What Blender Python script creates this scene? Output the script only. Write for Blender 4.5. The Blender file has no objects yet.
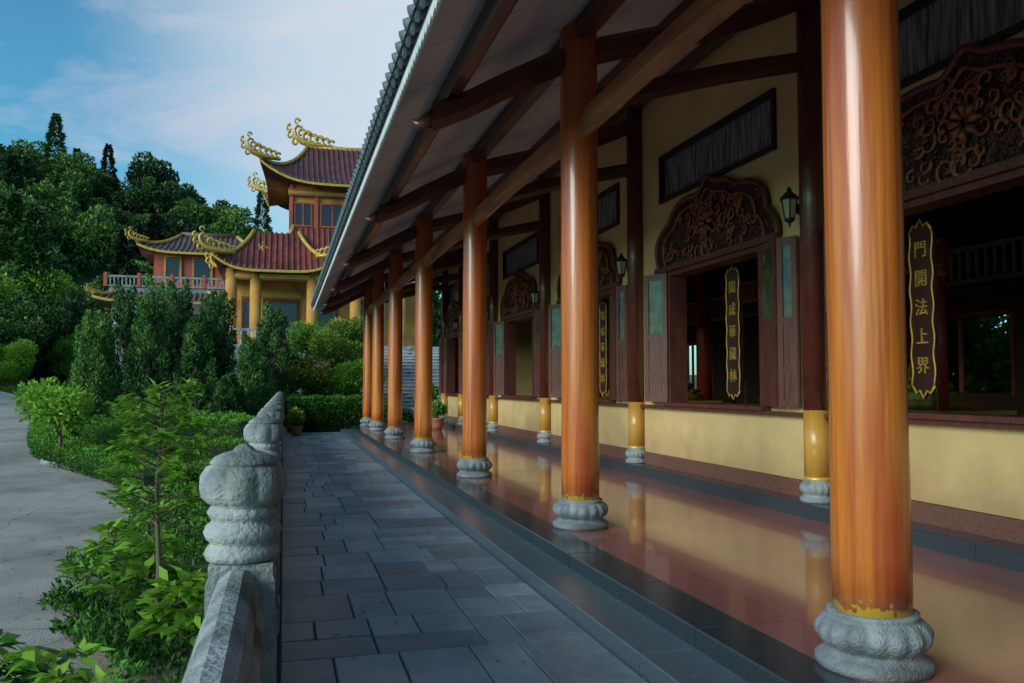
import bpy, math, random
import numpy as np
from mathutils import Vector, Matrix
R=random.Random(7); rng=np.random.default_rng(5)
sc=bpy.context.scene
COL=sc.collection
pi=math.pi

# ---------------------------------------------------------------- materials
def newmat(name):
    m=bpy.data.materials.new(name); m.use_nodes=True
    nt=m.node_tree
    return m,nt,nt.nodes['Principled BSDF']
def N(nt,t,**kw):
    n=nt.nodes.new(t)
    for k,v in kw.items(): setattr(n,k,v)
    return n
def rgb(c): return (c[0],c[1],c[2],1)
def pm(name,c1,c2,scale=4,rough=.6,bump=.2,bscale=30,metal=0,tint=0,coat=0,stretch=(1,1,1),rvar=.15,c3=None,s3=1.2,spec=.5,bdist=.02,ztop=None,goldbase=False,grime=None,streak=None,low=None):
    m,nt,b=newmat(name); L=nt.links
    tc=N(nt,'ShaderNodeTexCoord'); mp=N(nt,'ShaderNodeMapping'); mp.inputs['Scale'].default_value=stretch
    L.new(tc.outputs['Object'],mp.inputs[0])
    n1=N(nt,'ShaderNodeTexNoise'); n1.inputs['Scale'].default_value=scale; n1.inputs['Detail'].default_value=5; n1.inputs['Roughness'].default_value=.65
    L.new(mp.outputs[0],n1.inputs['Vector'])
    cr=N(nt,'ShaderNodeValToRGB'); cr.color_ramp.elements[0].position=.32; cr.color_ramp.elements[1].position=.68
    cr.color_ramp.elements[0].color=rgb(c1); cr.color_ramp.elements[1].color=rgb(c2)
    L.new(n1.outputs[0],cr.inputs[0]); col=cr.outputs[0]
    if c3:
        n3=N(nt,'ShaderNodeTexNoise'); n3.inputs['Scale'].default_value=s3; n3.inputs['Detail'].default_value=5
        L.new(mp.outputs[0],n3.inputs['Vector'])
        r3=N(nt,'ShaderNodeMapRange'); r3.inputs[1].default_value=.48; r3.inputs[2].default_value=.68
        L.new(n3.outputs[0],r3.inputs[0])
        mx=N(nt,'ShaderNodeMix',data_type='RGBA'); L.new(r3.outputs[0],mx.inputs[0]); L.new(col,mx.inputs[6]); mx.inputs[7].default_value=rgb(c3); col=mx.outputs[2]
    if grime:
        vo=N(nt,'ShaderNodeTexVoronoi',feature='DISTANCE_TO_EDGE'); vo.inputs['Scale'].default_value=grime[1]
        nw=N(nt,'ShaderNodeTexNoise'); nw.inputs['Scale'].default_value=grime[1]*2; nw.inputs['Detail'].default_value=4; L.new(tc.outputs['Object'],nw.inputs['Vector'])
        va=N(nt,'ShaderNodeVectorMath',operation='ADD'); L.new(tc.outputs['Object'],va.inputs[0]); L.new(nw.outputs['Color'],va.inputs[1]); L.new(va.outputs[0],vo.inputs['Vector'])
        rg=N(nt,'ShaderNodeMapRange'); rg.inputs[1].default_value=0; rg.inputs[2].default_value=grime[2]; rg.inputs[3].default_value=.75; rg.inputs[4].default_value=0; L.new(vo.outputs['Distance'],rg.inputs[0])
        mx=N(nt,'ShaderNodeMix',data_type='RGBA'); L.new(rg.outputs[0],mx.inputs[0]); L.new(col,mx.inputs[6]); mx.inputs[7].default_value=rgb(grime[0]); col=mx.outputs[2]
    if low:   # splash-back dirt near the foot of a wall
        sp2=N(nt,'ShaderNodeSeparateXYZ'); L.new(tc.outputs['Object'],sp2.inputs[0])
        nl=N(nt,'ShaderNodeTexNoise'); nl.inputs['Scale'].default_value=2.2; nl.inputs['Detail'].default_value=6; L.new(tc.outputs['Object'],nl.inputs['Vector'])
        ad=N(nt,'ShaderNodeMath',operation='MULTIPLY_ADD'); L.new(nl.outputs[0],ad.inputs[0]); ad.inputs[1].default_value=-.9; L.new(sp2.outputs[2],ad.inputs[2])
        rl=N(nt,'ShaderNodeMapRange'); rl.inputs[1].default_value=-.15; rl.inputs[2].default_value=.45; rl.inputs[3].default_value=.7; rl.inputs[4].default_value=0; L.new(ad.outputs[0],rl.inputs[0])
        mx=N(nt,'ShaderNodeMix',data_type='RGBA'); L.new(rl.outputs[0],mx.inputs[0]); L.new(col,mx.inputs[6]); mx.inputs[7].default_value=rgb(low); col=mx.outputs[2]
    sp=None
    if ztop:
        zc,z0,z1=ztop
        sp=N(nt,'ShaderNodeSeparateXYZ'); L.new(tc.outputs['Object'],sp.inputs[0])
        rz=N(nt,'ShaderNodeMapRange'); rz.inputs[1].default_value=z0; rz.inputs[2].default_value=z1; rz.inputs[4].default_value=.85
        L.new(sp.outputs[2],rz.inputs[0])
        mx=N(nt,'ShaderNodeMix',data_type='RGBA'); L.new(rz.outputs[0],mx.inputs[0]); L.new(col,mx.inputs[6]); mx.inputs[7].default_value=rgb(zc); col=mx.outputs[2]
    if streak:
        ms=N(nt,'ShaderNodeMapping'); ms.inputs['Scale'].default_value=(26,26,.45); L.new(tc.outputs['Object'],ms.inputs[0])
        ns=N(nt,'ShaderNodeTexNoise'); ns.inputs['Scale'].default_value=1; ns.inputs['Detail'].default_value=6; ns.inputs['Roughness'].default_value=.6; L.new(ms.outputs[0],ns.inputs['Vector'])
        rs=N(nt,'ShaderNodeMapRange'); rs.inputs[1].default_value=.48; rs.inputs[2].default_value=.66; rs.inputs[4].default_value=.7; L.new(ns.outputs[0],rs.inputs[0])
        mx=N(nt,'ShaderNodeMix',data_type='RGBA'); L.new(rs.outputs[0],mx.inputs[0]); L.new(col,mx.inputs[6]); mx.inputs[7].default_value=rgb(streak); col=mx.outputs[2]
    if goldbase:
        ng=N(nt,'ShaderNodeTexNoise'); ng.inputs['Scale'].default_value=22; ng.inputs['Detail'].default_value=4; L.new(tc.outputs['Object'],ng.inputs['Vector'])
        a=N(nt,'ShaderNodeMapRange'); a.inputs[1].default_value=.30; a.inputs[2].default_value=.42; a.inputs[3].default_value=.25; a.inputs[4].default_value=.8; L.new(sp.outputs[2],a.inputs[0])
        s=N(nt,'ShaderNodeMath',operation='SUBTRACT'); L.new(ng.outputs[0],s.inputs[0]); L.new(a.outputs[0],s.inputs[1])
        q=N(nt,'ShaderNodeMath',operation='MULTIPLY'); q.use_clamp=True; q.inputs[1].default_value=14; L.new(s.outputs[0],q.inputs[0])
        mx=N(nt,'ShaderNodeMix',data_type='RGBA'); L.new(q.outputs[0],mx.inputs[0]); L.new(col,mx.inputs[6]); mx.inputs[7].default_value=(.75,.47,.05,1); col=mx.outputs[2]
    if tint:
        at=N(nt,'ShaderNodeAttribute'); at.attribute_name='tint'
        mr=N(nt,'ShaderNodeMapRange'); mr.inputs[3].default_value=1-tint; mr.inputs[4].default_value=1+tint
        L.new(at.outputs['Fac'],mr.inputs[0])
        vm=N(nt,'ShaderNodeVectorMath',operation='SCALE'); L.new(col,vm.inputs[0]); L.new(mr.outputs[0],vm.inputs['Scale']); col=vm.outputs[0]
    L.new(col,b.inputs['Base Color'])
    rr=N(nt,'ShaderNodeMapRange'); rr.inputs[3].default_value=max(.03,rough-rvar); rr.inputs[4].default_value=min(1,rough+rvar)
    L.new(n1.outputs[0],rr.inputs[0]); L.new(rr.outputs[0],b.inputs['Roughness'])
    if bump>0:
        n2=N(nt,'ShaderNodeTexNoise'); n2.inputs['Scale'].default_value=bscale; n2.inputs['Detail'].default_value=3
        L.new(mp.outputs[0],n2.inputs['Vector'])
        bp=N(nt,'ShaderNodeBump'); bp.inputs['Strength'].default_value=bump; bp.inputs['Distance'].default_value=bdist
        L.new(n2.outputs[0],bp.inputs['Height']); L.new(bp.outputs[0],b.inputs['Normal'])
    b.inputs['Metallic'].default_value=metal; b.inputs['Coat Weight'].default_value=coat; b.inputs['Coat Roughness'].default_value=.1
    b.inputs['Specular IOR Level'].default_value=spec
    return m
def leafmat(name,dark,mid,light,trans=.3,nscale=.6):
    m,nt,b=newmat(name); L=nt.links
    at=N(nt,'ShaderNodeAttribute'); at.attribute_name='tint'
    tc=N(nt,'ShaderNodeTexCoord'); oi=N(nt,'ShaderNodeObjectInfo')
    n=N(nt,'ShaderNodeTexNoise'); n.inputs['Scale'].default_value=nscale; n.inputs['Detail'].default_value=2
    L.new(tc.outputs['Object'],n.inputs['Vector'])
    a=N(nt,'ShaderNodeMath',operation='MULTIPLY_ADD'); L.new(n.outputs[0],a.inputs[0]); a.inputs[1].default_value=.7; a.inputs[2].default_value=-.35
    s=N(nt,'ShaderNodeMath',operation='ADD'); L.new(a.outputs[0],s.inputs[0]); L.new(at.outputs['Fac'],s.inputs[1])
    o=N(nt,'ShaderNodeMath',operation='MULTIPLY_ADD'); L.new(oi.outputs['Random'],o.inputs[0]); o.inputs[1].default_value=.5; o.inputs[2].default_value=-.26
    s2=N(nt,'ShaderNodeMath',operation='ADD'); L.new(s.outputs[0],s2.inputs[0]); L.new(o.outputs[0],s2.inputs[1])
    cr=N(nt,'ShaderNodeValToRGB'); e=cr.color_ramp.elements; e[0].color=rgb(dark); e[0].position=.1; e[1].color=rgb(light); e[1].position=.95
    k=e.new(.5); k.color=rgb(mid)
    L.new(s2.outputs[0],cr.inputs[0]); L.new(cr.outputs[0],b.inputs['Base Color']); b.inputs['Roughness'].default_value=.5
    b.inputs['Specular IOR Level'].default_value=.2
    if trans>0:
        tr=N(nt,'ShaderNodeBsdfTranslucent'); L.new(cr.outputs[0],tr.inputs[0])
        mx=N(nt,'ShaderNodeMixShader'); mx.inputs[0].default_value=trans
        L.new(b.outputs[0],mx.inputs[1]); L.new(tr.outputs[0],mx.inputs[2]); L.new(mx.outputs[0],nt.nodes['Material Output'].inputs[0])
    return m

M={}
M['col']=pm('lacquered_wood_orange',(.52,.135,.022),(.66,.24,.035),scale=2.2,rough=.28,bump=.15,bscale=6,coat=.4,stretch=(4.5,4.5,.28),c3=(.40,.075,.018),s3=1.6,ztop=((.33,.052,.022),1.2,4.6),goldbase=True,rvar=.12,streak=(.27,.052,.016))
M['gold']=pm('gold_paint',(.66,.38,.06),(.8,.52,.12),scale=9,rough=.4,metal=.3,bump=.3)
M['golddk']=pm('old_gold',(.42,.25,.045),(.66,.43,.08),scale=5,rough=.45,metal=.25,bump=.4,bscale=12)
M['beam']=pm('dark_red_wood',(.060,.019,.015),(.12,.036,.025),scale=3,rough=.4,bump=.3,bscale=18,coat=.2)
M['beam2']=pm('brown_wood',(.29,.09,.03),(.46,.165,.055),scale=3,rough=.36,bump=.3,bscale=14,coat=.3,stretch=(4,.5,4),c3=(.16,.04,.02))
M['maroon']=pm('maroon_post',(.075,.016,.014),(.13,.03,.02),scale=3,rough=.35,bump=.2,coat=.3)
M['ochre']=pm('ochre_lacquer',(.48,.23,.04),(.60,.32,.06),scale=4,rough=.32,bump=.2,coat=.3,stretch=(3,3,.5),c3=(.36,.15,.03),s3=2)
M['wall']=pm('yellow_plaster',(.64,.43,.19),(.71,.49,.23),scale=1.3,rough=.85,bump=.15,bscale=60,c3=(.56,.37,.165),s3=.7,rvar=.05,low=(.34,.21,.10))
M['soffit']=pm('soffit_board',(.64,.64,.66),(.74,.74,.76),scale=1.2,rough=.8,bump=.15,bscale=20,c3=(.53,.52,.53),s3=.8,stretch=(1,.4,1))
M['stone']=pm('grey_stone',(.18,.22,.24),(.33,.37,.39),scale=9,rough=.6,bump=.7,bscale=70,c3=(.12,.14,.15),s3=5)
M['stone2']=pm('weathered_stone',(.22,.245,.255),(.38,.41,.415),scale=6,rough=.75,bump=.8,bscale=55,c3=(.09,.11,.10),s3=2.8,bdist=.014)
M['slate']=pm('slate_slab',(.17,.235,.275),(.27,.345,.385),scale=3.5,rough=.48,bump=.6,bscale=14,tint=.32,c3=(.34,.39,.41),s3=1.1,rvar=.16,bdist=.014)
M['joint']=pm('mortar',(.04,.05,.055),(.09,.10,.105),scale=12,rough=.9)
M['granite']=pm('black_granite',(.024,.033,.042),(.055,.07,.082),scale=60,rough=.15,bump=.03,bscale=80,rvar=.06)
M['granite2']=pm('dark_granite',(.085,.125,.145),(.14,.185,.21),scale=40,rough=.3,bump=.05,bscale=80,rvar=.1)
M['brownbase']=pm('brown_terrazzo',(.13,.06,.045),(.19,.09,.07),scale=30,rough=.3,bump=.05)
M['concrete']=pm('road_concrete',(.30,.275,.245),(.39,.36,.325),scale=1.6,rough=.9,bump=.5,bscale=40,c3=(.20,.185,.165),s3=.45,grime=((.10,.095,.085),.28,.006))
M['grass']=pm('grass',(.05,.10,.02),(.09,.16,.03),scale=3,rough=.9,bump=.8,bscale=30,c3=(.04,.07,.02),s3=.1)
M['soil']=pm('soil',(.09,.075,.05),(.20,.17,.13),scale=9,rough=.95,bump=1,bscale=30)
M['bark']=pm('bark',(.07,.055,.04),(.16,.13,.10),scale=9,rough=.9,bump=.8,bscale=30,stretch=(1,1,.3))
M['redtile']=pm('red_roof_tile',(.17,.036,.030),(.27,.062,.046),scale=2,rough=.5,bump=.3,bscale=12,c3=(.085,.034,.032),s3=.9)
M['uptile']=pm('maroon_roof_tile',(.10,.036,.040),(.17,.058,.055),scale=2,rough=.5,bump=.3,bscale=12,c3=(.065,.038,.04),s3=.9)
M['darktile']=pm('dark_roof_tile',(.06,.085,.10),(.12,.155,.175),scale=4,rough=.55,bump=.3,bscale=15)
M['browntile']=pm('brown_roof_tile',(.09,.065,.06),(.15,.105,.095),scale=2,rough=.6,bump=.3)
M['white']=pm('offwhite_trim',(.48,.50,.52),(.62,.64,.66),scale=5,rough=.7)
M['redwall']=pm('red_wall',(.38,.075,.05),(.50,.12,.08),scale=1.2,rough=.8,c3=(.27,.06,.045),s3=.9)
M['ywall']=pm('ochre_wall',(.50,.23,.045),(.60,.30,.07),scale=1.5,rough=.7,c3=(.38,.17,.04),s3=.9)
M['dark']=pm('dark_lacquer',(.03,.010,.008),(.05,.016,.012),scale=2,rough=.5)
M['inner']=pm('interior_wall',(.08,.036,.022),(.12,.06,.035),scale=1,rough=.6)
M['shrinered']=pm('shrine_red',(.38,.035,.022),(.5,.06,.03),scale=6,rough=.4)
M['iron']=pm('black_iron',(.012,.012,.012),(.025,.025,.025),scale=10,rough=.45,metal=.3)
M['shut']=pm('shutter_wood',(.085,.024,.019),(.155,.046,.034),scale=4,rough=.4,bump=.3,bscale=20,stretch=(3,3,.5))
M['terracotta']=pm('terracotta',(.3,.12,.06),(.4,.17,.09),scale=8,rough=.8)
M['orangefl']=pm('orange_flower',(.6,.16,.02),(.75,.3,.03),scale=8,rough=.6)
M['dryleaf']=pm('dry_leaf',(.20,.12,.04),(.34,.24,.08),scale=20,rough=.8)
M['twigs']=pm('twigs',(.012,.02,.008),(.03,.045,.015),scale=12,rough=.95,bump=.8)
def glassmat(name,c,rough,c2=None):
    m,nt,b=newmat(name); b.inputs['Base Color'].default_value=rgb(c); b.inputs['Roughness'].default_value=rough
    b.inputs['Specular IOR Level'].default_value=.6
    n=N(nt,'ShaderNodeTexNoise'); n.inputs['Scale'].default_value=5; tc=N(nt,'ShaderNodeTexCoord'); nt.links.new(tc.outputs['Object'],n.inputs[0])
    if c2:
        cr=N(nt,'ShaderNodeValToRGB'); cr.color_ramp.elements[0].color=rgb(c); cr.color_ramp.elements[1].color=rgb(c2); cr.color_ramp.elements[0].position=.4; cr.color_ramp.elements[1].position=.7
        nt.links.new(n.outputs[0],cr.inputs[0]); nt.links.new(cr.outputs[0],b.inputs['Base Color'])
    bp=N(nt,'ShaderNodeBump'); bp.inputs['Strength'].default_value=.3; bp.inputs['Distance'].default_value=.03
    nt.links.new(n.outputs[0],bp.inputs['Height']); nt.links.new(bp.outputs[0],b.inputs['Normal'])
    return m
M['greenglass']=glassmat('green_glass',(.03,.045,.02),.18,(.10,.12,.06))
M['darkglass']=glassmat('dark_glass',(.02,.022,.03),.08)
M['lampglass']=glassmat('lamp_glass',(.35,.33,.28),.2)
m,nt,b=newmat('dusty_transom_glass'); tc=N(nt,'ShaderNodeTexCoord'); mp=N(nt,'ShaderNodeMapping'); mp.inputs['Scale'].default_value=(1,9,.7)
n=N(nt,'ShaderNodeTexNoise'); n.inputs['Scale'].default_value=3; n.inputs['Detail'].default_value=5
cr=N(nt,'ShaderNodeValToRGB'); cr.color_ramp.elements[0].color=(.04,.04,.05,1); cr.color_ramp.elements[1].color=(.36,.33,.36,1); cr.color_ramp.elements[0].position=.32; cr.color_ramp.elements[1].position=.75
nt.links.new(tc.outputs['Object'],mp.inputs[0]); nt.links.new(mp.outputs[0],n.inputs[0]); nt.links.new(n.outputs[0],cr.inputs[0]); nt.links.new(cr.outputs[0],b.inputs['Base Color']); b.inputs['Roughness'].default_value=.25
M['transom']=m
def tilefloor():
    m,nt,b=newmat('polished_red_granite'); L=nt.links
    tc=N(nt,'ShaderNodeTexCoord')
    br=N(nt,'ShaderNodeTexBrick'); br.offset=0; br.inputs['Scale'].default_value=1; br.inputs['Brick Width'].default_value=.8; br.inputs['Row Height'].default_value=.8
    br.inputs['Mortar Size'].default_value=.003; br.inputs['Color1'].default_value=(.30,.115,.105,1); br.inputs['Color2'].default_value=(.35,.14,.125,1); br.inputs['Mortar'].default_value=(.15,.06,.055,1)
    L.new(tc.outputs['Object'],br.inputs[0])
    n=N(nt,'ShaderNodeTexNoise'); n.inputs['Scale'].default_value=70; n.inputs['Detail'].default_value=3; L.new(tc.outputs['Object'],n.inputs[0])
    mr=N(nt,'ShaderNodeMapRange'); mr.inputs[3].default_value=.65; mr.inputs[4].default_value=1.35; L.new(n.outputs[0],mr.inputs[0])
    v=N(nt,'ShaderNodeVectorMath',operation='SCALE'); L.new(br.outputs[0],v.inputs[0]); L.new(mr.outputs[0],v.inputs['Scale']); L.new(v.outputs[0],b.inputs['Base Color'])
    n2=N(nt,'ShaderNodeTexNoise'); n2.inputs['Scale'].default_value=1.5; n2.inputs['Detail'].default_value=4; L.new(tc.outputs['Object'],n2.inputs[0])
    r=N(nt,'ShaderNodeMapRange'); r.inputs[3].default_value=.05; r.inputs[4].default_value=.18; L.new(n2.outputs[0],r.inputs[0]); L.new(r.outputs[0],b.inputs['Roughness'])
    b.inputs['Specular IOR Level'].default_value=.5; b.inputs['Coat Weight'].default_value=.25; b.inputs['Coat Roughness'].default_value=.03
    return m
M['floor']=tilefloor()
def carved():
    m,nt,b=newmat('carved_wood'); L=nt.links
    tc=N(nt,'ShaderNodeTexCoord'); v=N(nt,'ShaderNodeTexVoronoi'); v.inputs['Scale'].default_value=9; v.feature='SMOOTH_F1'
    n=N(nt,'ShaderNodeTexNoise'); n.inputs['Scale'].default_value=5; n.inputs['Detail'].default_value=3
    L.new(tc.outputs['Object'],n.inputs[0]); mx=N(nt,'ShaderNodeVectorMath',operation='ADD'); L.new(tc.outputs['Object'],mx.inputs[0]); L.new(n.outputs['Color'],mx.inputs[1]); L.new(mx.outputs[0],v.inputs['Vector'])
    cr=N(nt,'ShaderNodeValToRGB'); e=cr.color_ramp.elements; e[0].color=(.16,.045,.02,1); e[0].position=.1; e[1].color=(.018,.006,.006,1); e[1].position=.45
    L.new(v.outputs[0],cr.inputs[0]); L.new(cr.outputs[0],b.inputs['Base Color']); b.inputs['Roughness'].default_value=.45
    bp=N(nt,'ShaderNodeBump'); bp.invert=True; bp.inputs['Strength'].default_value=1; bp.inputs['Distance'].default_value=.05; L.new(v.outputs[0],bp.inputs['Height']); L.new(bp.outputs[0],b.inputs['Normal'])
    return m
M['carved']=carved()
M['scroll']=pm('carved_scroll',(.12,.03,.02),(.30,.095,.035),scale=8,rough=.4,bump=.3)
M['leafF']=leafmat('forest_leaves',(.014,.036,.014),(.052,.125,.026),(.15,.26,.045),0,.35)
M['leafB']=leafmat('bright_leaves',(.05,.12,.018),(.15,.34,.032),(.30,.52,.06),.35,1.2)
M['leafH']=leafmat('hedge_leaves',(.016,.07,.010),(.06,.19,.022),(.14,.33,.035),.15,1.5)
M['leafJ']=leafmat('juniper_leaves',(.016,.048,.018),(.058,.15,.040),(.14,.27,.055),0,1.0)
M['leafY']=leafmat('yellow_green_leaves',(.06,.11,.014),(.17,.27,.035),(.38,.42,.06),.2,1.2)
M['leafG']=leafmat('garden_leaves',(.10,.22,.03),(.26,.50,.07),(.45,.70,.12),.4,1.2)

# ---------------------------------------------------------------- mesh builder
import bmesh
class MB:
    def __init__(s): s.v=[];s.f=[];s.m=[];s.mats=[];s.s=[];s.t=[]
    def mi(s,k):
        mt=M[k]
        if mt not in s.mats: s.mats.append(mt)
        return s.mats.index(mt)
    def add(s,vs,fs,k,smooth=False,t=.5):
        o=len(s.v); s.v+= [tuple(p) for p in vs]; i=s.mi(k)
        for f in fs: s.f.append([o+a for a in f]); s.m.append(i); s.s.append(smooth); s.t.append(t)
    def box(s,x0,x1,y0,y1,z0,z1,k,c=0,t=.5):
        if c<=0:
            vs=[(x0,y0,z0),(x1,y0,z0),(x1,y1,z0),(x0,y1,z0),(x0,y0,z1),(x1,y0,z1),(x1,y1,z1),(x0,y1,z1)]
            s.add(vs,[(0,3,2,1),(4,5,6,7),(0,1,5,4),(1,2,6,5),(2,3,7,6),(3,0,4,7)],k,t=t)
        else:
            vs=[(x0,y0,z0),(x1,y0,z0),(x1,y1,z0),(x0,y1,z0),(x0,y0,z1-c),(x1,y0,z1-c),(x1,y1,z1-c),(x0,y1,z1-c),
                (x0+c,y0+c,z1),(x1-c,y0+c,z1),(x1-c,y1-c,z1),(x0+c,y1-c,z1)]
            s.add(vs,[(0,3,2,1),(0,1,5,4),(1,2,6,5),(2,3,7,6),(3,0,4,7),(4,5,9,8),(5,6,10,9),(6,7,11,10),(7,4,8,11),(8,9,10,11)],k,t=t)
    def lathe(s,cx,cy,prof,k,seg=32,rot=0,z0=0):
        vs=[];fs=[]
        for p in prof:
            r,z=p[0],p[1]; a=p[2] if len(p)>2 else 0; n=p[3] if len(p)>3 else 12
            for i in range(seg):
                th=2*pi*i/seg+rot; rr=r*(1+a*(abs(math.cos(n*th/2))-.5))
                vs.append((cx+rr*math.cos(th),cy+rr*math.sin(th),z0+z))
        for j in range(len(prof)-1):
            for i in range(seg):
                i2=(i+1)%seg; fs.append((j*seg+i,j*seg+i2,(j+1)*seg+i2,(j+1)*seg+i))
        fs.append(tuple(range(seg))[::-1]); fs.append(tuple((len(prof)-1)*seg+i for i in range(seg)))
        s.add(vs,fs,k,seg>8)
    def tube(s,pts,rad,k,seg=8,sy=1.0):
        pts=[Vector(p) for p in pts]; n=len(pts); vs=[];fs=[]
        if not hasattr(rad,'__len__'): rad=[rad]*n
        up=Vector((0,0,1)); prev=None
        for i,p in enumerate(pts):
            t=(pts[min(i+1,n-1)]-pts[max(i-1,0)])
            if t.length<1e-9: t=Vector((0,0,1))
            t.normalize()
            if prev is None:
                a=t.cross(up)
                if a.length<.05: a=t.cross(Vector((1,0,0)))
            else: a=prev-t*prev.dot(t)
            a.normalize(); b=t.cross(a); prev=a
            for j in range(seg):
                th=2*pi*j/seg; vs.append(p+(a*math.cos(th)+b*math.sin(th)*sy)*rad[i])
        for i in range(n-1):
            for j in range(seg):
                j2=(j+1)%seg; fs.append((i*seg+j,i*seg+j2,(i+1)*seg+j2,(i+1)*seg+j))
        fs.append(tuple(range(seg))[::-1]); fs.append(tuple((n-1)*seg+j for j in range(seg)))
        s.add(vs,fs,k,seg>4)
    def sweep(s,pts,w,h,k,cham=.03):
        pts=[Vector(p) for p in pts]; n=len(pts); vs=[];fs=[]
        hw=w/2;hh=h/2;c=cham
        prof=[(-hw+c,-hh),(hw-c,-hh),(hw,-hh+c),(hw,hh-c),(hw-c,hh),(-hw+c,hh),(-hw,hh-c),(-hw,-hh+c)]
        d=(pts[-1]-pts[0]); d.z=0; d.normalize(); a=Vector((d.y,-d.x,0))
        for p in pts:
            for (u,v) in prof: vs.append(p+a*u+Vector((0,0,v)))
        q=8
        for i in range(n-1):
            for j in range(q):
                j2=(j+1)%q; fs.append((i*q+j,i*q+j2,(i+1)*q+j2,(i+1)*q+j))
        fs.append(tuple(range(q))[::-1]); fs.append(tuple((n-1)*q+j for j in range(q)))
        s.add(vs,fs,k)
    def poly(s,pts2,f,d0,d1,k):
        n=len(pts2); vs=[f(a,b,d0) for a,b in pts2]+[f(a,b,d1) for a,b in pts2]
        fs=[tuple(range(n)),tuple(range(2*n-1,n-1,-1))]+[(i,(i+1)%n,n+(i+1)%n,n+i) for i in range(n)]
        s.add(vs,fs,k)
    def mesh(s,name):
        me=bpy.data.meshes.new(name); me.from_pydata(s.v,[],s.f)
        for mt in s.mats: me.materials.append(mt)
        me.polygons.foreach_set('material_index',s.m); me.polygons.foreach_set('use_smooth',s.s)
        at=me.attributes.new('tint','FLOAT','FACE'); at.data.foreach_set('value',s.t)
        me.update()
        bm=bmesh.new(); bm.from_mesh(me); bmesh.ops.recalc_face_normals(bm,faces=bm.faces); bm.to_mesh(me); bm.free()
        return me
    def build(s,name,parent=None):
        return obj(name,s.mesh(name),parent)
def obj(name,data,parent=None):
    o=bpy.data.objects.new(name,data); COL.objects.link(o)
    if parent: o.parent=parent
    return o
def empty(name,parent=None,loc=(0,0,0)):
    o=obj(name,None,parent); o.location=loc; o.empty_display_size=.3
    return o

# ---------------------------------------------------------------- terrain
def smooth(t):
    t=np.clip(t,0,1); return t*t*(3-2*t)
def g(X,Y):
    X=np.asarray(X,float);Y=np.asarray(Y,float)
    b=np.interp(Y,[20,28,36,45,60,100],[-1.2,-.85,-.1,.8,1.4,1.5])
    H=np.interp(X,[-300,-60,-45,-25,-15,-5,20,60],[22,25,27,27.5,25,20,8,2])
    b=b+H*smooth((Y-68)/75)+5*smooth((-X-22)/40)*smooth((Y-5)/40)
    return b
def gz(x,y): return float(g(x,y))
xs=np.unique(np.concatenate([np.linspace(-1500,-120,12),np.linspace(-120,-36,20),np.linspace(-36,20,57),np.linspace(20,120,20),np.linspace(120,1500,10)]))
ys=np.unique(np.concatenate([np.linspace(-800,-30,8),np.linspace(-30,70,101),np.linspace(70,180,30),np.linspace(180,2000,12)]))
XX,YY=np.meshgrid(xs,ys); ZZ=g(XX,YY)
far=(np.abs(XX)>200)|(YY>220)
ZZ=np.where(far,ZZ*.6,ZZ)
nx,ny=len(xs),len(ys)
vs=np.stack([XX.ravel(),YY.ravel(),ZZ.ravel()],1).tolist()
fs=[(j*nx+i,j*nx+i+1,(j+1)*nx+i+1,(j+1)*nx+i) for j in range(ny-1) for i in range(nx-1)]
me=bpy.data.meshes.new('ground'); me.from_pydata(vs,[],fs); me.materials.append(M['grass']); me.polygons.foreach_set('use_smooth',[True]*len(fs)); obj('ground',me)
RY=[-20,20,21,24,28,36,44,52,60,66]; RX=[-.45,-.45,-2.6,-3.67,-6.9,-8.9,-11.5,-15,-20,-24]
LY=[-20,20,30,38,44,50,60,66]; LX=[-13,-13,-13,-14.5,-17,-20,-25,-29]
def redge(y): return np.interp(y,RY,RX)
def ledge(y): return np.interp(y,LY,LX)
yr=list(np.arange(-20,66,1.0)); vs=[];fs=[];nn=12
for y in yr:
    for i in range(nn+1):
        x=float(redge(y)+(ledge(y)-redge(y))*i/nn); vs.append((x,y,gz(x,y)+.035))
for j in range(len(yr)-1):
    for i in range(nn): a=j*(nn+1)+i; fs.append((a,a+1,a+nn+2,a+nn+1))
me=bpy.data.meshes.new('road'); me.from_pydata(vs,[],fs); me.materials.append(M['concrete']); obj('road',me)
k=MB()
k.tube([(float(redge(y)),y,gz(float(redge(y)),y)+.05) for y in np.arange(21,60,.5)],.09,'stone',4)
k.build('kerb')
bedp=[(-.45,2.0),(-1.3,2.0),(-1.6,3),(-1.75,4.2),(-1.6,5.6),(-1.3,6.6),(-1.25,7.6),(-1.55,8.6),(-2.0,9.4),(-2.4,10.6),(-2.6,12),(-2.72,15),(-2.75,18),(-2.7,21),(-.45,21)]
bp2=[]
for i in range(len(bedp)-1):
    for q in range(4):
        t_=q/4; x=bedp[i][0]*(1-t_)+bedp[i+1][0]*t_; y=bedp[i][1]*(1-t_)+bedp[i+1][1]*t_
        bp2.append((x+(R.uniform(-.07,.07) if x<-.6 else 0),y))
n=len(bp2); vs=[(x,y,-1.175) for x,y in bp2]+[((x+.45)*.85-.45,2+(y-2)*.99,-1.12) for x,y in bp2]
fs=[(i,(i+1)%n,n+(i+1)%n,n+i) for i in range(n)]+[tuple(range(n,2*n))]
b=MB(); b.add(vs,fs,'soil'); b.build('planting_bed')

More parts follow.
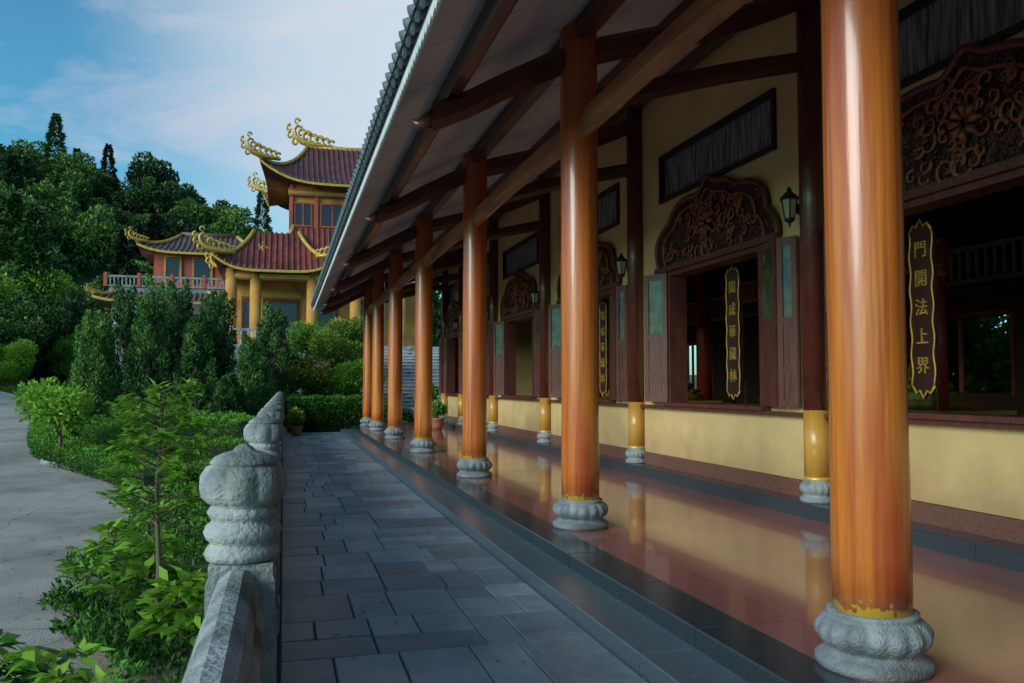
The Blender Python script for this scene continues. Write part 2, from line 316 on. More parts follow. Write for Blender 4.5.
# ---------------------------------------------------------------- terrace, path, floor
t=MB()
t.box(-.27,17,-12,34.6,-1.6,-.29,'stone2')
t.box(2.8,17,34.6,38.2,-1.6,-.29,'stone2')
t.build('terrace_wall')
p=MB(); p.box(-.27,2.13,-12,34.6,-.289,-.262,'joint')
def split(x0,x1,y0,y1):
    w,l=x1-x0,y1-y0
    if (w<.62 and l<.95) or (w*l<.28) or (w<.5 and l<.5):
        ga=.006; p.box(x0+ga,x1-ga,y0+ga,y1-ga,-.28,-.24+R.uniform(-.003,.003),'slate',c=.006,t=R.random()); return
    q=R.uniform(.35,.65)
    if l>w*1.15 or (l>w*.8 and R.random()<.5):
        m_=y0+l*q; split(x0,x1,y0,m_); split(x0,x1,m_,y1)
    else:
        m_=x0+w*q; split(x0,m_,y0,y1); split(m_,x1,y0,y1)
y=-12
while y<34.5:
    l=R.uniform(1.3,2.2); split(.0,2.10,y,min(y+l,34.6)); y+=l
p.build('stone_path')
s=MB()
y=-12
while y<34.4:
    s.box(2.105,2.5,y+.003,y+1.2-.003,-.28,-.12,'granite2',c=.008,t=R.random())
    s.box(2.48,2.84,y+.003,y+1.2-.003,-.28,.004,'granite',c=.01,t=R.random()); y+=1.2
s.build('granite_steps')
f=MB(); f.box(2.84,5.80,-12,34.6,-.28,0,'floor'); f.build('verandah_floor')
s=MB(); y=-12
while y<34.4:
    s.box(5.75,6.08,y+.003,y+1.2-.003,-.2,.16,'granite',c=.012); y+=1.2
s.build('wall_plinth_step')

# ---------------------------------------------------------------- temple hall (verandah building)
hall=empty('temple_hall')
CY=[-6.0,-1.0,3.93,8.55,13.72,19.06,24.14,28.7,32.0]
CX=3.08; WX=5.99
base=[(.285,0),(.298,.02),(.298,.05),(.268,.07),(.238,.09),(.238,.11),(.262,.125,.05,16),(.284,.16,.08,16),(.290,.195,.08,16),(.278,.23,.06,16),(.252,.258,.03,16),(.228,.27),(.234,.28),(.234,.298),(.205,.302)]
cm=MB(); cm.lathe(0,0,base,'stone',96)
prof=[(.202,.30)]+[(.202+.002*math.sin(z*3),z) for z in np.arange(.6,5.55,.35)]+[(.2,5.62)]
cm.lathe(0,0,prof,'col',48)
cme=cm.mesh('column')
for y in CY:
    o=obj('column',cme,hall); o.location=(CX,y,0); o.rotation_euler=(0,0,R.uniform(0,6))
wm=MB(); sb=[(r*.66,z*.85)+tuple(q) for (r,z,*q) in base]
wm.lathe(0,0,sb,'stone',64); wm.lathe(0,0,[(.142,.25),(.146,.27),(.142,.29)],'gold',32)
wm.lathe(0,0,[(.14,.25),(.14,1.06)],'ochre',32); wm.lathe(0,0,[(.141,1.06),(.141,6.5)],'maroon',32)
wme=wm.mesh('wall_column')
for y in CY:
    o=obj('wall_column',wme,hall); o.location=(WX,y,.16)
def roofz(x):
    return float(np.interp(x,[.95,1.15,3.08,6.1,10.5],[4.40,4.5,5.5,6.65,9.0]))
Y0,Y1=-12,33.2
r=MB()
pts=[(1.13,4.49),(3.08,5.5),(6.1,6.65),(10.5,9.0)]
up=[(1.13,4.60),(3.08,5.61),(6.1,6.76),(10.5,9.12)]
loop=pts+up[::-1]
r.poly(loop,lambda a,c,d:(a,d,c),Y0,Y1,'soffit')
mir=[(21-a,c) for a,c in loop]
r.poly(mir,lambda a,c,d:(a,d,c),Y0,Y1,'soffit')
for y in np.arange(Y0+1,Y1,1.22):
    r.sweep([(1.2,y,roofz(1.2)-.002),(3.08,y,roofz(3.08)-.002),(5.95,y,roofz(5.95)-.002)],.012,.02,'soffit',.003)
r.build('roof_deck',hall)
tl=MB()
def zt(x): return float(np.interp(x,[.98,3.08,6.1,10.5],[4.56,5.66,6.81,9.17]))
y=Y0+.1
while y<Y1:
    tl.tube([(x,y,zt(x)+.03) for x in (.98,2,3.08,4.6,6.1,8,10.5)],.075,'darktile',8)
    tl.add([(1.0,y+.075,4.58),(1.0,y+.185,4.58),(1.0,y+.13,4.47),(1.03,y+.075,4.58),(1.03,y+.185,4.58),(1.03,y+.13,4.47)],[(0,1,2),(3,5,4),(0,3,4,1),(1,4,5,2),(2,5,3,0)],'darktile')
    y+=.26
tl.add([(.98,Y0,4.56),(3.08,Y0,5.66),(6.1,Y0,6.81),(10.5,Y0,9.17),(.98,Y1,4.56),(3.08,Y1,5.66),(6.1,Y1,6.81),(10.5,Y1,9.17)],[(0,1,5,4),(1,2,6,5),(2,3,7,6)],'darktile')
tl.add([(10.5,Y0,9.17),(20,Y0,4.7),(20,Y1,4.7),(10.5,Y1,9.17)],[(0,1,2,3)],'darktile')
tl.tube([(10.5,Y0,9.3),(10.5,Y1,9.3)],.22,'darktile',10)
tl.build('roof_tiles',hall)
fa=MB(); fa.box(1.09,1.128,Y0,Y1,4.40,4.56,'soffit')
y=Y0
while y<Y1-.16:
    fa.poly([(y,4.44),(y+.15,4.44),(y+.15,4.38),(y+.125,4.345),(y+.075,4.32),(y+.025,4.345),(y,4.38)],lambda a,c,d:(d,a,c),1.06,1.085,'white')
    y+=.15
fa.build('eave_fascia',hall)
bm_=MB()
for x,w,h in [(1.68,.16,.24),(3.08,.2,.26),(4.55,.14,.18),(5.98,.14,.2)]:
    z=roofz(x); bm_.sweep([(x,Y0,z-h/2),(x,Y1-.1,z-h/2)],w,h,'beam')
for y in CY:
    P=[]
    for i in range(13):
        x=1.45+(6.05-1.45)*i/12; q=(x-1.45)/4.6
        P.append((x,y,roofz(x)-.42+.07*math.sin(q*pi*2)+(.06 if i==0 else 0)))
    bm_.sweep(P,.2,.30,'beam',cham=.08)
    bm_.tube([(1.5,y,roofz(1.5)-.36),(1.32,y,4.2),(1.25,y,4.24)],[.1,.07,.03],'beam',8)
    P=[(CX+.1+(WX-CX-.1)*i/10,y,4.62+.75*(i/10)**1.3+.1*math.sin(pi*i/10)) for i in range(11)]
    bm_.sweep(P,.16,.24,'beam',cham=.07)
bm_.build('roof_beams',hall)
b2=MB()
for a,c in zip(CY[:-1],CY[1:]):
    P=[(CX,a+.15+(c-a-.3)*i/10,4.30+.05*math.sin(pi*i/10)) for i in range(11)]
    b2.sweep(P,.19,.30,'beam2',cham=.075)
b2.build('tie_beam',hall)
w=MB(); XA,XB=6.1,6.32
HW=1.39; VW=1.72
bays=list(zip(CY[:-1],CY[1:]))
def wallrun(w,XA,XB,mat,ybeg,yend):
    w.box(XA,XB,ybeg,yend,.36,1.18,mat); w.box(XA,XB,ybeg,yend,3.4,4.56,mat); w.box(XA,XB,ybeg,yend,5.34,6.9,mat)
    cs=[(a+c)/2 for a,c in bays]
    e=[ybeg]+sum([[c-HW,c+HW] for c in cs],[])+[yend]
    for i in range(0,len(e),2): w.box(XA,XB,e[i],e[i+1],1.18,3.4,mat)
    e=[ybeg]+sum([[c-VW,c+VW] for c in cs],[])+[yend]
    for i in range(0,len(e),2): w.box(XA,XB,e[i],e[i+1],4.56,5.34,mat)
wallrun(w,XA,XB,'wall',-12,33.0)
w.box(6.06,6.3,-12,33.0,.1,.355,'brownbase',c=.01)
w.box(6.0,6.1,-12,33.0,1.13,1.178,'shut')
w.box(6.32,16.8,32.8,33.0,.1,6.7,'wall'); w.box(6.32,16.8,-12.2,-12,.1,6.7,'wall')
w.build('wall',hall)
inn=MB()
inn.box(6.1,16.9,-12,32.8,-.2,.1,'floor'); inn.box(6.33,16.9,-12,32.7,5.5,5.6,'inner')
ops=[(.8,3.6),(6.3,9.1),(13.5,16.1),(19.8,22.6),(25.6,28.4)]
e=[-12]+[q for o in ops for q in o]+[33]
for i in range(0,len(e),2): inn.box(14,14.2,e[i],e[i+1],1.35,2.95,'inner')
inn.box(14,14.2,-12,33,.1,1.35,'inner'); inn.box(14,14.2,-12,33,2.95,5.5,'inner')
for a,c in ops:
    m_=(a+c)/2; inn.box(13.94,13.99,m_-.05,m_+.05,1.35,2.95,'redwall')
    inn.box(13.93,13.995,a-.08,a,1.3,3.0,'redwall'); inn.box(13.93,13.995,c,c+.08,1.3,3.0,'redwall'); inn.box(13.93,13.995,a,c,2.95,3.05,'redwall')
inn.box(13.2,13.3,-10,32,4.22,4.3,'white'); inn.box(13.2,13.3,-10,32,3.55,3.63,'white'); inn.box(12.9,14,-10,32,3.35,3.5,'inner')
for y in np.arange(-10,32,.22): inn.box(13.22,13.28,y,y+.05,3.63,4.22,'white')
for y in CY:
    inn.lathe(10.8,y+(.2 if abs(y-8.55)<.1 else 1.2),[(.2,.1),(.2,5.5)],'shrinered',20)
inn.build('interior',hall)
def figure(q,X,yy,z,s_):
    def E(cx,cy,cz,rx,ry,rz,k='golddk',seg=16):
        vs=[];fs=[];nr=9
        for j in range(nr+1):
            ph=pi*j/nr
            for i in range(seg): th=2*pi*i/seg; vs.append((X+s_*(cx+rx*math.sin(ph)*math.cos(th)),yy+s_*(cy+ry*math.sin(ph)*math.sin(th)),z+s_*(cz-rz*math.cos(ph))))
        for j in range(nr):
            for i in range(seg): i2=(i+1)%seg; fs.append((j*seg+i,j*seg+i2,(j+1)*seg+i2,(j+1)*seg+i))
        q.add(vs,fs,k,True)
    q.lathe(X,yy,[(.42*s_,0),(.5*s_,.06*s_,.2,14),(.5*s_,.12*s_,.2,14),(.38*s_,.17*s_),(.46*s_,.24*s_,.2,14),(.4*s_,.28*s_)],'golddk',42,z0=z)
    E(0,0,.36,.30,.42,.12); E(0,0,.62,.17,.22,.3); E(0,0,.82,.13,.25,.1); E(-.02,0,1.08,.12,.115,.15); E(0,0,1.24,.06,.06,.06,'dark')
    for sg in (-1,1):
        q.tube([(X,yy+s_*sg*.22,z+s_*.84),(X-.04*s_,yy+s_*sg*.3,z+s_*.62),(X-.2*s_,yy+s_*sg*.14,z+s_*.47),(X-.24*s_,yy,z+s_*.45)],[.065*s_,.06*s_,.05*s_,.035*s_],'golddk',10)
        q.tube([(X,yy+s_*sg*.15,z+s_*.36),(X-.12*s_,yy+s_*sg*.42,z+s_*.35),(X-.28*s_,yy+s_*sg*.2,z+s_*.34),(X-.3*s_,yy-s_*sg*.1,z+s_*.35)],[.1*s_,.1*s_,.08*s_,.05*s_],'golddk',10)
for yy in (3.2,10.5,14.2,18.6,23.5):
    q=MB(); X=8.6
    q.box(X,X+1.2,yy-1.0,yy+1.0,.1,1.1,'carved'); q.box(X-.04,X+1.24,yy-1.04,yy+1.04,1.101,1.16,'golddk')
    for sy_ in (-.95,.95):
        q.lathe(X+.1,yy+sy_,[(.07,1.16),(.06,3.1)],'shrinered',12); q.lathe(X+.1,yy+sy_,[(.09,3.0),(.11,3.1)],'golddk',12)
    q.box(X+.02,X+.12,yy-1.1,yy+1.1,3.1,3.5,'shrinered'); q.box(X-.01,X+.02,yy-1.1,yy+1.1,3.12,3.16,'golddk'); q.box(X-.01,X+.02,yy-1.1,yy+1.1,3.46,3.5,'golddk')
    for i in range(9):
        cy=yy-.95+.237*i; rr=.085
        q.tube([(X-.01,cy+rr*(1-t_/12)*math.cos(t_*.6),3.31+rr*(1-t_/12)*math.sin(t_*.6)) for t_ in range(10)],.013,'golddk',5)
    for i,cy in enumerate((yy-.78,yy-.5,yy+.5,yy+.78)):
        q.box(X+.05,X+.06,cy-.09,cy+.09,2.1,3.1,'shrinered'); q.box(X+.035,X+.05,cy-.05,cy+.05,2.2,2.95,'golddk'); q.tube([(X+.055,cy,2.1),(X+.055,cy,1.95)],[.03,.05],'golddk',6)
    figure(q,X+.7,yy,1.16,.95)
    for sg in (-1,1):
        q.lathe(X+.25,yy+sg*.7,[(.05,1.16),(.02,1.2),(.025,1.38),(.07,1.42),(.02,1.46),(.012,1.62)],'golddk',12)
    q.build('altar_shrine')
a=MB()
pts=[]; n=90
for i in range(n+1):
    th=pi*i/n
    lob=1+.085*abs(math.sin(th*4.5))-.03
    x=1.72*math.cos(th)*lob; z=1.02*math.sin(th)**.8*lob
    z+= .14*math.exp(-(x/.16)**2)
    pts.append((x,z))
fy=lambda a_,c_,d_:(d_,a_,3.42+c_)
a.poly(pts,fy,6.03,6.098,'carved')
a.tube([(6.02,p_[0],3.42+p_[1]) for p_ in pts],.042,'shut',6)
inner=[(x*.84,z*.82+.03) for x,z in pts]
a.tube([(6.01,p_[0],3.42+p_[1]) for p_ in inner],.024,'scroll',6)
for s_ in (-1,1):
    for i in range(46):
        cx=R.uniform(.03,1.45); cz=R.uniform(.08,.9)
        if (cx/1.45)**2+(cz/.92)**2>1: continue
        rr=R.uniform(.05,.13); d=R.choice((-1,1)); ph=R.uniform(0,6); dx=R.uniform(0,.025)
        a.tube([(6.012-dx,s_*(cx+rr*(1-t_/14)*math.cos(ph+d*t_*.55)),3.42+cz+rr*(1-t_/14)*math.sin(ph+d*t_*.55)) for t_ in range(12)],[.024-.0013*t_ for t_ in range(12)],'scroll',5)
for i in range(8):
    th=i*pi/4; a.tube([(6.005,.05*math.cos(th),3.92+.05*math.sin(th)),(5.97,.13*math.cos(th),3.92+.13*math.sin(th)),(6.01,.2*math.cos(th),3.92+.2*math.sin(th))],[.02,.045,.01],'scroll',6)
a.box(5.99,6.098,-1.8,1.8,3.362,3.45,'shut')
a.box(6.04,6.34,-HW-.0,-HW+.07,1.236,3.36,'shut'); a.box(6.04,6.34,HW-.07,HW,1.236,3.36,'shut')
a.box(6.05,6.34,-HW+.07,HW-.07,3.29,3.358,'shut')
a.box(5.96,6.34,-HW-.1,HW+.1,1.181,1.235,'shut')
a.box(6.05,6.2,-VW,-VW+.07,4.62,5.28,'iron'); a.box(6.05,6.2,VW-.07,VW,4.62,5.28,'iron')
a.box(6.045,6.2,-VW,VW,4.55,4.62,'iron'); a.box(6.045,6.2,-VW,VW,5.28,5.35,'iron')
a.box(6.14,6.16,-VW+.06,VW-.06,4.61,5.29,'transom')
ame=a.mesh('window_surround')
def leaf(mb,p0,p1,z0=1.24,z1=3.34):
    p0=Vector((p0[0],p0[1],0));p1=Vector((p1[0],p1[1],0)); d=(p1-p0); L_=d.length; d.normalize(); nrm=Vector((-d.y,d.x,0))
    def bx(u0,u1,za,zb,th,k):
        c=[]
        for z in (za,zb):
            for (u,t_) in ((u0,-th),(u1,-th),(u1,th),(u0,th)):
                q=p0+d*u+nrm*t_; c.append((q.x,q.y,z))
        mb.add(c,[(0,3,2,1),(4,5,6,7),(0,1,5,4),(1,2,6,5),(2,3,7,6),(3,0,4,7)],k)
    fw=.075
    bx(0,fw,z0,z1,.022,'shut'); bx(L_-fw,L_,z0,z1,.022,'shut')
    zm=z0+(z1-z0)*.50
    for za,zb in ((z0,z0+.1),(zm-.05,zm+.05),(z1-.1,z1),(z0+.42,z0+.49)): bx(fw,L_-fw,za,zb,.0205,'shut')
    bx(fw,L_-fw,z0+.1,z0+.42,.012,'shut'); bx(fw,L_-fw,z0+.49,zm-.05,.012,'shut'); bx(fw,L_-fw,zm+.05,z1-.1,.006,'greenglass')
    bx(fw+.05,L_-fw-.05,z0+.15,z0+.37,.018,'shut'); bx(fw+.05,L_-fw-.05,z0+.54,zm-.1,.018,'shut')
sh=MB()
leaf(sh,(6.03,-HW),(5.93,-HW-.52)); leaf(sh,(5.93,-HW-.56),(6.03,-HW-.82)) 
leaf(sh,(6.03,HW),(5.80,HW+.36)); leaf(sh,(5.82,HW+.40),(6.02,HW+.72))
shm=sh.mesh('shutters')
for a_,c_ in bays:
    o=obj('window',ame,hall); o.location=(0,(a_+c_)/2,0)
    o=obj('shutters',shm,hall); o.location=(0,(a_+c_)/2,0)
def board(x,y,z0,z1,wd,chars):
    e_=empty('couplet_board')
    bb=MB(); bb.box(x,x+.05,y-wd/2,y+wd/2,z0,z1,'dark')
    for s_ in (-1,1): bb.tube([(x-.01,y+s_*wd/2+.012*math.sin(z*18),z) for z in np.linspace(z0,z1,28)],.011,'golddk',6)
    for zz,sg in ((z1,1),(z0,-1)):
        bb.tube([(x-.01,y-wd/2,zz),(x-.01,y-wd/3.2,zz+sg*.08),(x-.01,y-wd/6,zz+sg*.05),(x-.01,y,zz+sg*.13),(x-.01,y+wd/6,zz+sg*.05),(x-.01,y+wd/3.2,zz+sg*.08),(x-.01,y+wd/2,zz)],.015,'golddk',6)
        bb.poly([(y-wd/2,zz),(y-wd/3.2,zz+sg*.08),(y-wd/6,zz+sg*.05),(y,zz+sg*.13),(y+wd/6,zz+sg*.05),(y+wd/3.2,zz+sg*.08),(y+wd/2,zz)],lambda a_,c_,d_:(d_,a_,c_),x,x+.03,'dark')
    bb.build('board',e_)
    n=len(chars); hh=(z1-z0-.1)/n
    for i,ch in enumerate(chars):
        cu=bpy.data.curves.new('characters','FONT'); cu.body=ch; cu.size=hh*.62; cu.extrude=.008; cu.align_x='CENTER'; cu.align_y='CENTER'
        cu.materials.append(M['golddk']); o=obj('characters',cu,e_)
        o.matrix_world=Matrix(((0,0,-1,x-.012),(-1,0,0,y),(0,1,0,z1-.05-hh*(i+.5)),(0,0,0,1)))
board(6.55,11.35,1.42,3.2,.36,'聞成華藏林')
board(6.55,7.45,1.5,3.15,.32,'門開法上界')
board(6.55,16.7,1.42,3.2,.36,'聞成華藏林')
def lantern(x,y,z):
    e_=empty('wall_lantern'); l=MB()
    l.tube([(5.97,y,z-.05),(x+.1,y,z+.02),(x,y,z+.12),(x,y,z+.2)],.014,'iron',8); l.lathe(5.95,y,[(.05,z-.1),(.05,z+.0)],'iron',12)
    l.lathe(x,y,[(.01,z+.22),(.03,z+.19),(.035,z+.16),(.12,z+.08),(.125,z+.06),(.10,z+.055)],'iron',6)
    l.lathe(x,y,[(.095,z+.054),(.06,z-.16)],'lampglass',6)
    for i in range(6):
        th=2*pi*i/6; l.tube([(x+.097*math.cos(th),y+.097*math.sin(th),z+.06),(x+.062*math.cos(th),y+.062*math.sin(th),z-.165)],.008,'iron',4)
    l.lathe(x,y,[(.07,z-.16),(.065,z-.19),(.02,z-.22),(.012,z-.27)],'iron',6)
    l.build('lantern_body',e_)
for y in CY[2:]: lantern(5.80,y+.17,3.66)

# ---------------------------------------------------------------- balustrade
bal=empty('stone_balustrade')
pmh=MB(); X0=-.13
def sq(mb,cx,cy,prof,k):
    mb.lathe(cx,cy,[(r_*math.sqrt(2),z_) for r_,z_ in prof],k,4,rot=pi/4)
sq(pmh,0,0,[(.125,-.29),(.125,-.05),(.112,-.03),(.112,.84),(.104,.86),(.104,.90)],'stone2')
pmh.box(-.119,-.110,-.07,.07,.05,.7,'stone2'); pmh.box(.110,.119,-.07,.07,.05,.7,'stone2'); pmh.box(-.07,.07,-.119,-.110,.05,.7,'stone2')
pmh.lathe(0,0,[(.10,.90),(.120,.905),(.128,.925),(.120,.945),(.108,.955),(.108,.965),(.122,.975),(.131,.998),(.122,1.02),(.108,1.03),(.104,1.04),(.112,1.05),(.120,1.065),(.112,1.08),(.102,1.088),
   (.122,1.10,.02,8),(.136,1.118,.07,8),(.140,1.15,.10,8),(.138,1.19,.10,8),(.122,1.22,.07,8),(.106,1.228,.02,8),(.114,1.232),(.112,1.24),(.098,1.255),(.07,1.268),(.04,1.275),(.03,1.287),(.012,1.298)],'stone2',96)
pme=pmh.mesh('baluster_post')
PY=[-4.0,-.5,3.1,6.4,9.6,12.8,16.0,19.2,22.4,25.6,28.8,32.0]
rm=MB()
for y in PY:
    o=obj('baluster_post',pme,bal); o.location=(X0,y,0); o.rotation_euler=(0,0,R.uniform(-.02,.02))
for a_,c_ in zip(PY[:-1],PY[1:]):
    y0,y1=a_+.11,c_-.11
    hp=[(-.065,.62),(-.098,.66),(-.10,.73),(-.07,.76),(-.074,.81),(-.055,.86),(-.02,.885),(.02,.885),(.05,.86),(.066,.81),(.062,.76),(.085,.73),(.085,.66),(.065,.62)]
    rm.poly([(X0+u*1.05-.01,v) for u,v in hp],lambda a,c,d:(a,d,c),y0,y1,'stone2')
    rm.box(X0-.045,X0+.045,y0,y1,.10,.63,'stone2'); rm.box(X0-.08,X0+.08,y0,y1,-.29,.10,'stone2',c=.02)
    for i in range(3):
        l=(y1-y0)/3; rm.box(X0-.058,X0+.058,y0+l*i+.1,y0+l*(i+1)-.1,.2,.52,'stone2')
rm.build('rail_and_panels',bal)

# ---------------------------------------------------------------- foliage tools
def unit(n,r_=rng):
    v=r_.normal(size=(n,3)); return v/np.linalg.norm(v,axis=1,keepdims=True)
def leafmesh(name,P,L_,W_,tint,mat,dirs=None,jit=.6,upn=.5,r_=rng):
    n=len(P); d=unit(n,r_)
    if dirs is not None: d=dirs+jit*d
    d/=np.linalg.norm(d,axis=1,keepdims=True)+1e-9
    nn=unit(n,r_)+np.array([0,0,upn]); s=np.cross(d,nn); s/=np.linalg.norm(s,axis=1,keepdims=True)+1e-9
    nn=np.cross(s,d)
    l=L_*r_.uniform(.65,1.25,(n,1)); w_=W_*r_.uniform(.7,1.2,(n,1))
    V=np.empty((n,4,3)); V[:,0]=P; V[:,1]=P+d*l*.45+s*w_*.5+nn*w_*.12; V[:,2]=P+d*l-nn*l*.12; V[:,3]=P+d*l*.45-s*w_*.5+nn*w_*.12
    me=bpy.data.meshes.new(name)
    me.vertices.add(4*n); me.vertices.foreach_set('co',V.ravel().astype(np.float32))
    me.loops.add(4*n); me.loops.foreach_set('vertex_index',np.arange(4*n,dtype=np.int32))
    me.polygons.add(n); me.polygons.foreach_set('loop_start',np.arange(0,4*n,4,dtype=np.int32))
    me.update(calc_edges=True)
    at=me.attributes.new('tint','FLOAT','FACE'); at.data.foreach_set('value',np.clip(tint,0,1).astype(np.float32))
    me.materials.append(mat); return me
def crown(lobes,n,squash=.8,shell=4,r_=rng):
    lobes=np.array(lobes,float); pr=lobes[:,3]**2; pr/=pr.sum(); k=r_.choice(len(lobes),n,p=pr); d=unit(n,r_)
    rad=r_.uniform(0,1,n)**(1/shell); P=lobes[k,:3]+d*(lobes[k,3]*rad)[:,None]*np.array([1,1,squash])
    lt=r_.uniform(-.12,.12,len(lobes))[k]
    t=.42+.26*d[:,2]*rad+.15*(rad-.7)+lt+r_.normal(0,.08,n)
    return P,d,t
def mklobes(R0,H,n,r_,zc,rmin=.35,rmax=.55):
    out=[]
    for i in range(n):
        d=r_.normal(size=3); d/=np.linalg.norm(d); q=r_.uniform(.35,.8)
        out.append((d[0]*R0*q,d[1]*R0*q,zc+d[2]*H*q,R0*r_.uniform(rmin,rmax)))
    return out
def broadtree(name,loc,R0,H,zc,nl,n,leaf_l,mat,trunk_r=.12,seed=1,shell=3,parent=None,asp=.5):
    r_=np.random.default_rng(seed); lobes=mklobes(R0,H,nl,r_,zc)
    P,d,t=crown(lobes,n,.8,shell,r_)
    e_=empty(name,parent,loc)
    obj('crown',leafmesh('crown',P,leaf_l,leaf_l*asp,t,mat,dirs=d,jit=.8,r_=r_),e_)
    tr=MB(); top=(0,0,zc*.9); tr.tube([(0,0,-.3),(.03*R0,0,zc*.35),(0,.03*R0,zc*.65),top],[trunk_r*1.3,trunk_r,trunk_r*.8,trunk_r*.45],'bark',8)
    for l in lobes:
        st=(0,0,zc*r_.uniform(.35,.8)); mid=((st[0]+l[0])*.5,(st[1]+l[1])*.5,(st[2]+l[2])*.5+.06*R0)
        tr.tube([st,mid,l[:3]],[trunk_r*.5,trunk_r*.35,trunk_r*.12],'bark',5)
    tr.build('trunk',e_); return e_
def juniper(name,loc,Rb,H,n,seed,leaf_l=.16,mat='leafJ'):
    r_=np.random.default_rng(seed)
    ns=34; P=[];D=[];T=[]
    tr=MB(); tr.tube([(0,0,-.3),(0,0,H*.5),(0,0,H*.9)],[.1,.07,.02],'bark',6)
    for i in range(ns):
        z0=H*(.03+.85*(i/ns)**1.05); rr=Rb*(1-(z0/H)**1.6)*r_.uniform(.6,1.1); th=i*2.4+r_.uniform(-.4,.4)
        c=np.array([rr*.65*math.cos(th),rr*.65*math.sin(th),z0]); ln=H*r_.uniform(.13,.24); m_=n//ns
        ax=np.array([.28*math.cos(th),.28*math.sin(th),1.]); ax/=np.linalg.norm(ax)
        s=r_.uniform(0,1,m_); wid=Rb*.36*(1-s**1.5)*(.4+.6*np.minimum(1,s*4))
        u=unit(m_,r_); u[:,2]*=.3; p_=c+ax*(s*ln)[:,None]+u*(wid*r_.uniform(.3,1,m_)**.5)[:,None]
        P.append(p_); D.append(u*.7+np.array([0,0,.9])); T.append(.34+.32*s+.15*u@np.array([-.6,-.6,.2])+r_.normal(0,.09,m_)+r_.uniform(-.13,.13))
        tr.tube([(0,0,z0*.8),tuple(c),tuple(c+ax*ln*.7)],[.03,.02,.006],'bark',4)
    P=np.concatenate(P);D=np.concatenate(D);T=np.concatenate(T)
    e_=empty(name,None,loc); obj('crown',leafmesh('crown',P,leaf_l,leaf_l*.35,T,M[mat],dirs=D,jit=.45,r_=r_),e_); tr.build('trunk',e_); return e_
def hedge(name,path,width,h0,n,mat,leaf_l=.07,seed=3,base=None):
    r_=np.random.default_rng(seed); path=np.array(path,float); seg=np.linalg.norm(np.diff(path,axis=0),axis=1); cum=np.concatenate([[0],np.cumsum(seg)])
    s=r_.uniform(0,cum[-1],n); x=np.interp(s,cum,path[:,0]); y=np.interp(s,cum,path[:,1])
    tx=np.interp(s+.1,cum,path[:,0])-np.interp(s-.1,cum,path[:,0]); ty=np.interp(s+.1,cum,path[:,1])-np.interp(s-.1,cum,path[:,1])
    l=np.hypot(tx,ty)+1e-9; nx_,ny_=-ty/l,tx/l
    per=r_.uniform(0,width+2*h0,n); off=np.where(per<h0,-width/2,np.where(per<h0+width,per-h0-width/2,width/2)); zz=np.where(per<h0,per,np.where(per<h0+width,h0,per-h0-width))
    bumpv=.04*np.sin(s*3.1+off*4)+.03*np.sin(s*7.7)
    inn_=r_.uniform(-.12,.02,n)
    top=(per>=h0)&(per<h0+width); off=off*(1+np.where(top,0,inn_/width)); zz=zz+np.where(top,inn_+bumpv,0)
    off+=r_.normal(0,.03,n); X=x+nx_*off; Y=y+ny_*off
    gb=g(X,Y) if base is None else np.full(n,base)
    P=np.stack([X,Y,gb+zz],1); D=np.stack([np.where(top,0,np.sign(off)*nx_),np.where(top,0,np.sign(off)*ny_),np.where(top,1,.35)],1)
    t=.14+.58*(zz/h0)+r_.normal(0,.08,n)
    e_=empty(name); obj('leaves',leafmesh('leaves',P,leaf_l,leaf_l*.55,t,M[mat],dirs=D,jit=.8,r_=r_),e_)
    c=MB()
    for i in range(len(path)-1):
        a_,b_=path[i],path[i+1]; ss=max(2,int(seg[i]/.6))
        pts=[(a_[0]+(b_[0]-a_[0])*q/ss,a_[1]+(b_[1]-a_[1])*q/ss) for q in range(ss+1)]
        c.sweep([(px,py,(gz(px,py) if base is None else base)+h0*.42) for px,py in pts],width*.74,h0*.8,'twigs')
    c.build('twigs',e_); return e_

hedge('hedge',[(.15,33.2),(2.95,33.2)],1.3,1.28,11000,'leafH',.09,11,base=-.24)
hedge('hedge',[(-2.9,22.2),(-4.3,24.8),(-5.6,26.9),(-6.9,29.2),(-7.8,32),(-8.3,34.5)],1.0,.6,18000,'leafH',.075,12)
hedge('hedge',[(-.8,24.5),(-3.0,25.6),(-5.0,28.2),(-6.3,31.5)],.8,.95,13000,'leafH',.08,13)
hedge('hedge',[(-.9,22.4),(-2.9,22.6)],.9,.6,7000,'leafH',.075,14)
hedge('hedge',[(-.9,28.5),(-3.6,30.5),(-5.6,34)],1.6,1.2,14000,'leafH',.1,15)
for i,(x,y,Rb,H) in enumerate([(-6.6,33.5,1.0,4.3),(-5.9,35.5,1.1,5.4),(-4.9,34,1.1,5.2),(-4.0,35.5,1.05,5.7),(-3.2,34,1.0,4.4),(-2.5,35,.95,5.5),(-7.3,36.5,1.1,4.6),(-1.2,33.0,.95,3.7),(-.45,35,.9,4.9),(-1.9,31.6,.8,2.4),(-3.0,37.5,1.1,4.8),(-5.2,38,1.2,5.6)]):
    juniper('juniper_tree',(x,y,gz(x,y)-.1),Rb,H,9000,40+i)
broadtree('small_tree',(-6.3,27.2,gz(-6.3,27.2)),1.3,1.0,2.1,10,2600,.18,M['leafB'],.05,5,2.0)
